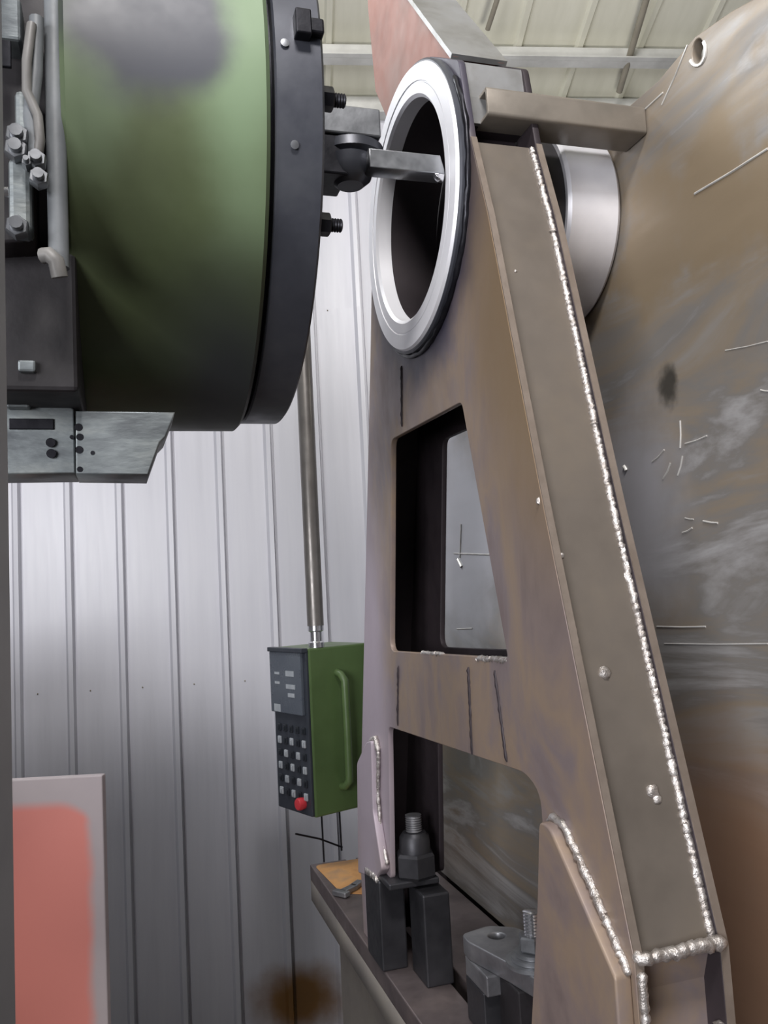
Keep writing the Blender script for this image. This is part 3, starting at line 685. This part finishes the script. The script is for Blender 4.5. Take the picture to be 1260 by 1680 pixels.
hp = [(hx, 0, zt_-.085), (hx, -.022, zt_-.09), (hx+.006, -.034, zt_-.11), (hx+.006, -.036, (zt_+zb_)/2), (hx+.006, -.034, zb_+.10), (hx, -.02, zb_+.082), (hx, 0, zb_+.08)]
obj('handle', tube(resample(hp, .02), .0125, 12), M['green2'], pend, 60)
# hanging pipe
q0 = pend.matrix_world
pc = Vector((.05, .06))
def plocal(x, y):   # point of the photo at the pipe's depth, in the pendant's frame
    w_ = PD(x, y, 2.80); d = w_-Vector((pv.x, pv.y, 0)); return (d.x*math.cos(prot)+d.y*math.sin(prot), -d.x*math.sin(prot)+d.y*math.cos(prot), w_.z)
pl = plocal(519, 1055)
obj('socket', lathe([(zt_, 0), (zt_, .026), (zt_+.016, .026), (zt_+.02, .020), (zt_+.05, .020), (zt_+.054, .026), (zt_+.08, .026), (zt_+.085, .0)], (pl[0], pl[1], 0), 'z', 28), M['chrome'], pend, 40)
obj('pipe', lathe([(zt_+.07, 0), (zt_+.07, .027), (zt_+2.6, .027), (zt_+2.6, 0)], (pl[0], pl[1], 0), 'z', 28), M['pipe'], pend, 40)
for (dx, dl) in ((.03, .16), (.10, .14)):
    obj('cable', tube(resample([(dx+.03, .06, zb_+.01), (dx+.032, .06, zb_-dl)], .03), .003, 8), M['black'], pend, 50)
obj('cable', tube(resample([(.135, .06, zb_-.13), (.05, .06, zb_-.085), (-.04, .06, zb_-.05)], .03), .003, 8), M['black'], pend, 50)

# ------------------------------------------------------------------ painted guard board, standing on the floor by the wall
bl = PD(16, 1280, 2.0); br = PD(168, 1280, 2.0)
gb = thing('guard_board', 'grey upright board with a salmon pink painted patch, at the lower left', 'board', world=((bl.x+br.x)/2, 2.012, FLOOR), rot=0)
hw = (br.x-bl.x)/2
overlay(M['board'], (236, 146, 134), lambda N, L, co: (lambda sx: math_node(N, L, 'MULTIPLY',
    math_node(N, L, 'SUBTRACT', 1.0, ramp01(N, L, math_node(N, L, 'ADD', sx.outputs[0], math_node(N, L, 'MULTIPLY', noise(N, L, co, 9), .03)), hw*.66, hw*.96)),
    math_node(N, L, 'SUBTRACT', 1.0, ramp01(N, L, math_node(N, L, 'ADD', sx.outputs[2], math_node(N, L, 'MULTIPLY', math_node(N, L, 'POWER', math_node(N, L, 'MAXIMUM', sx.outputs[0], 0.0), 2.0), 6.0)), bl.z-FLOOR-.075, bl.z-FLOOR-.045))))((lambda s: (L.new(co, s.inputs[0]), s)[-1])(N.new('ShaderNodeSeparateXYZ'))))
obj('board_panel', box(-hw-.06, hw, -.012, .012, 0, bl.z-FLOOR, .003), M['board'], gb)
obj('board_foot', box(-hw-.1, hw-.02, -.10, .16, 0, .02, .003), M['column'], gb)
for o in bpy.data.objects:
    if '_b' in o: del o['_b']
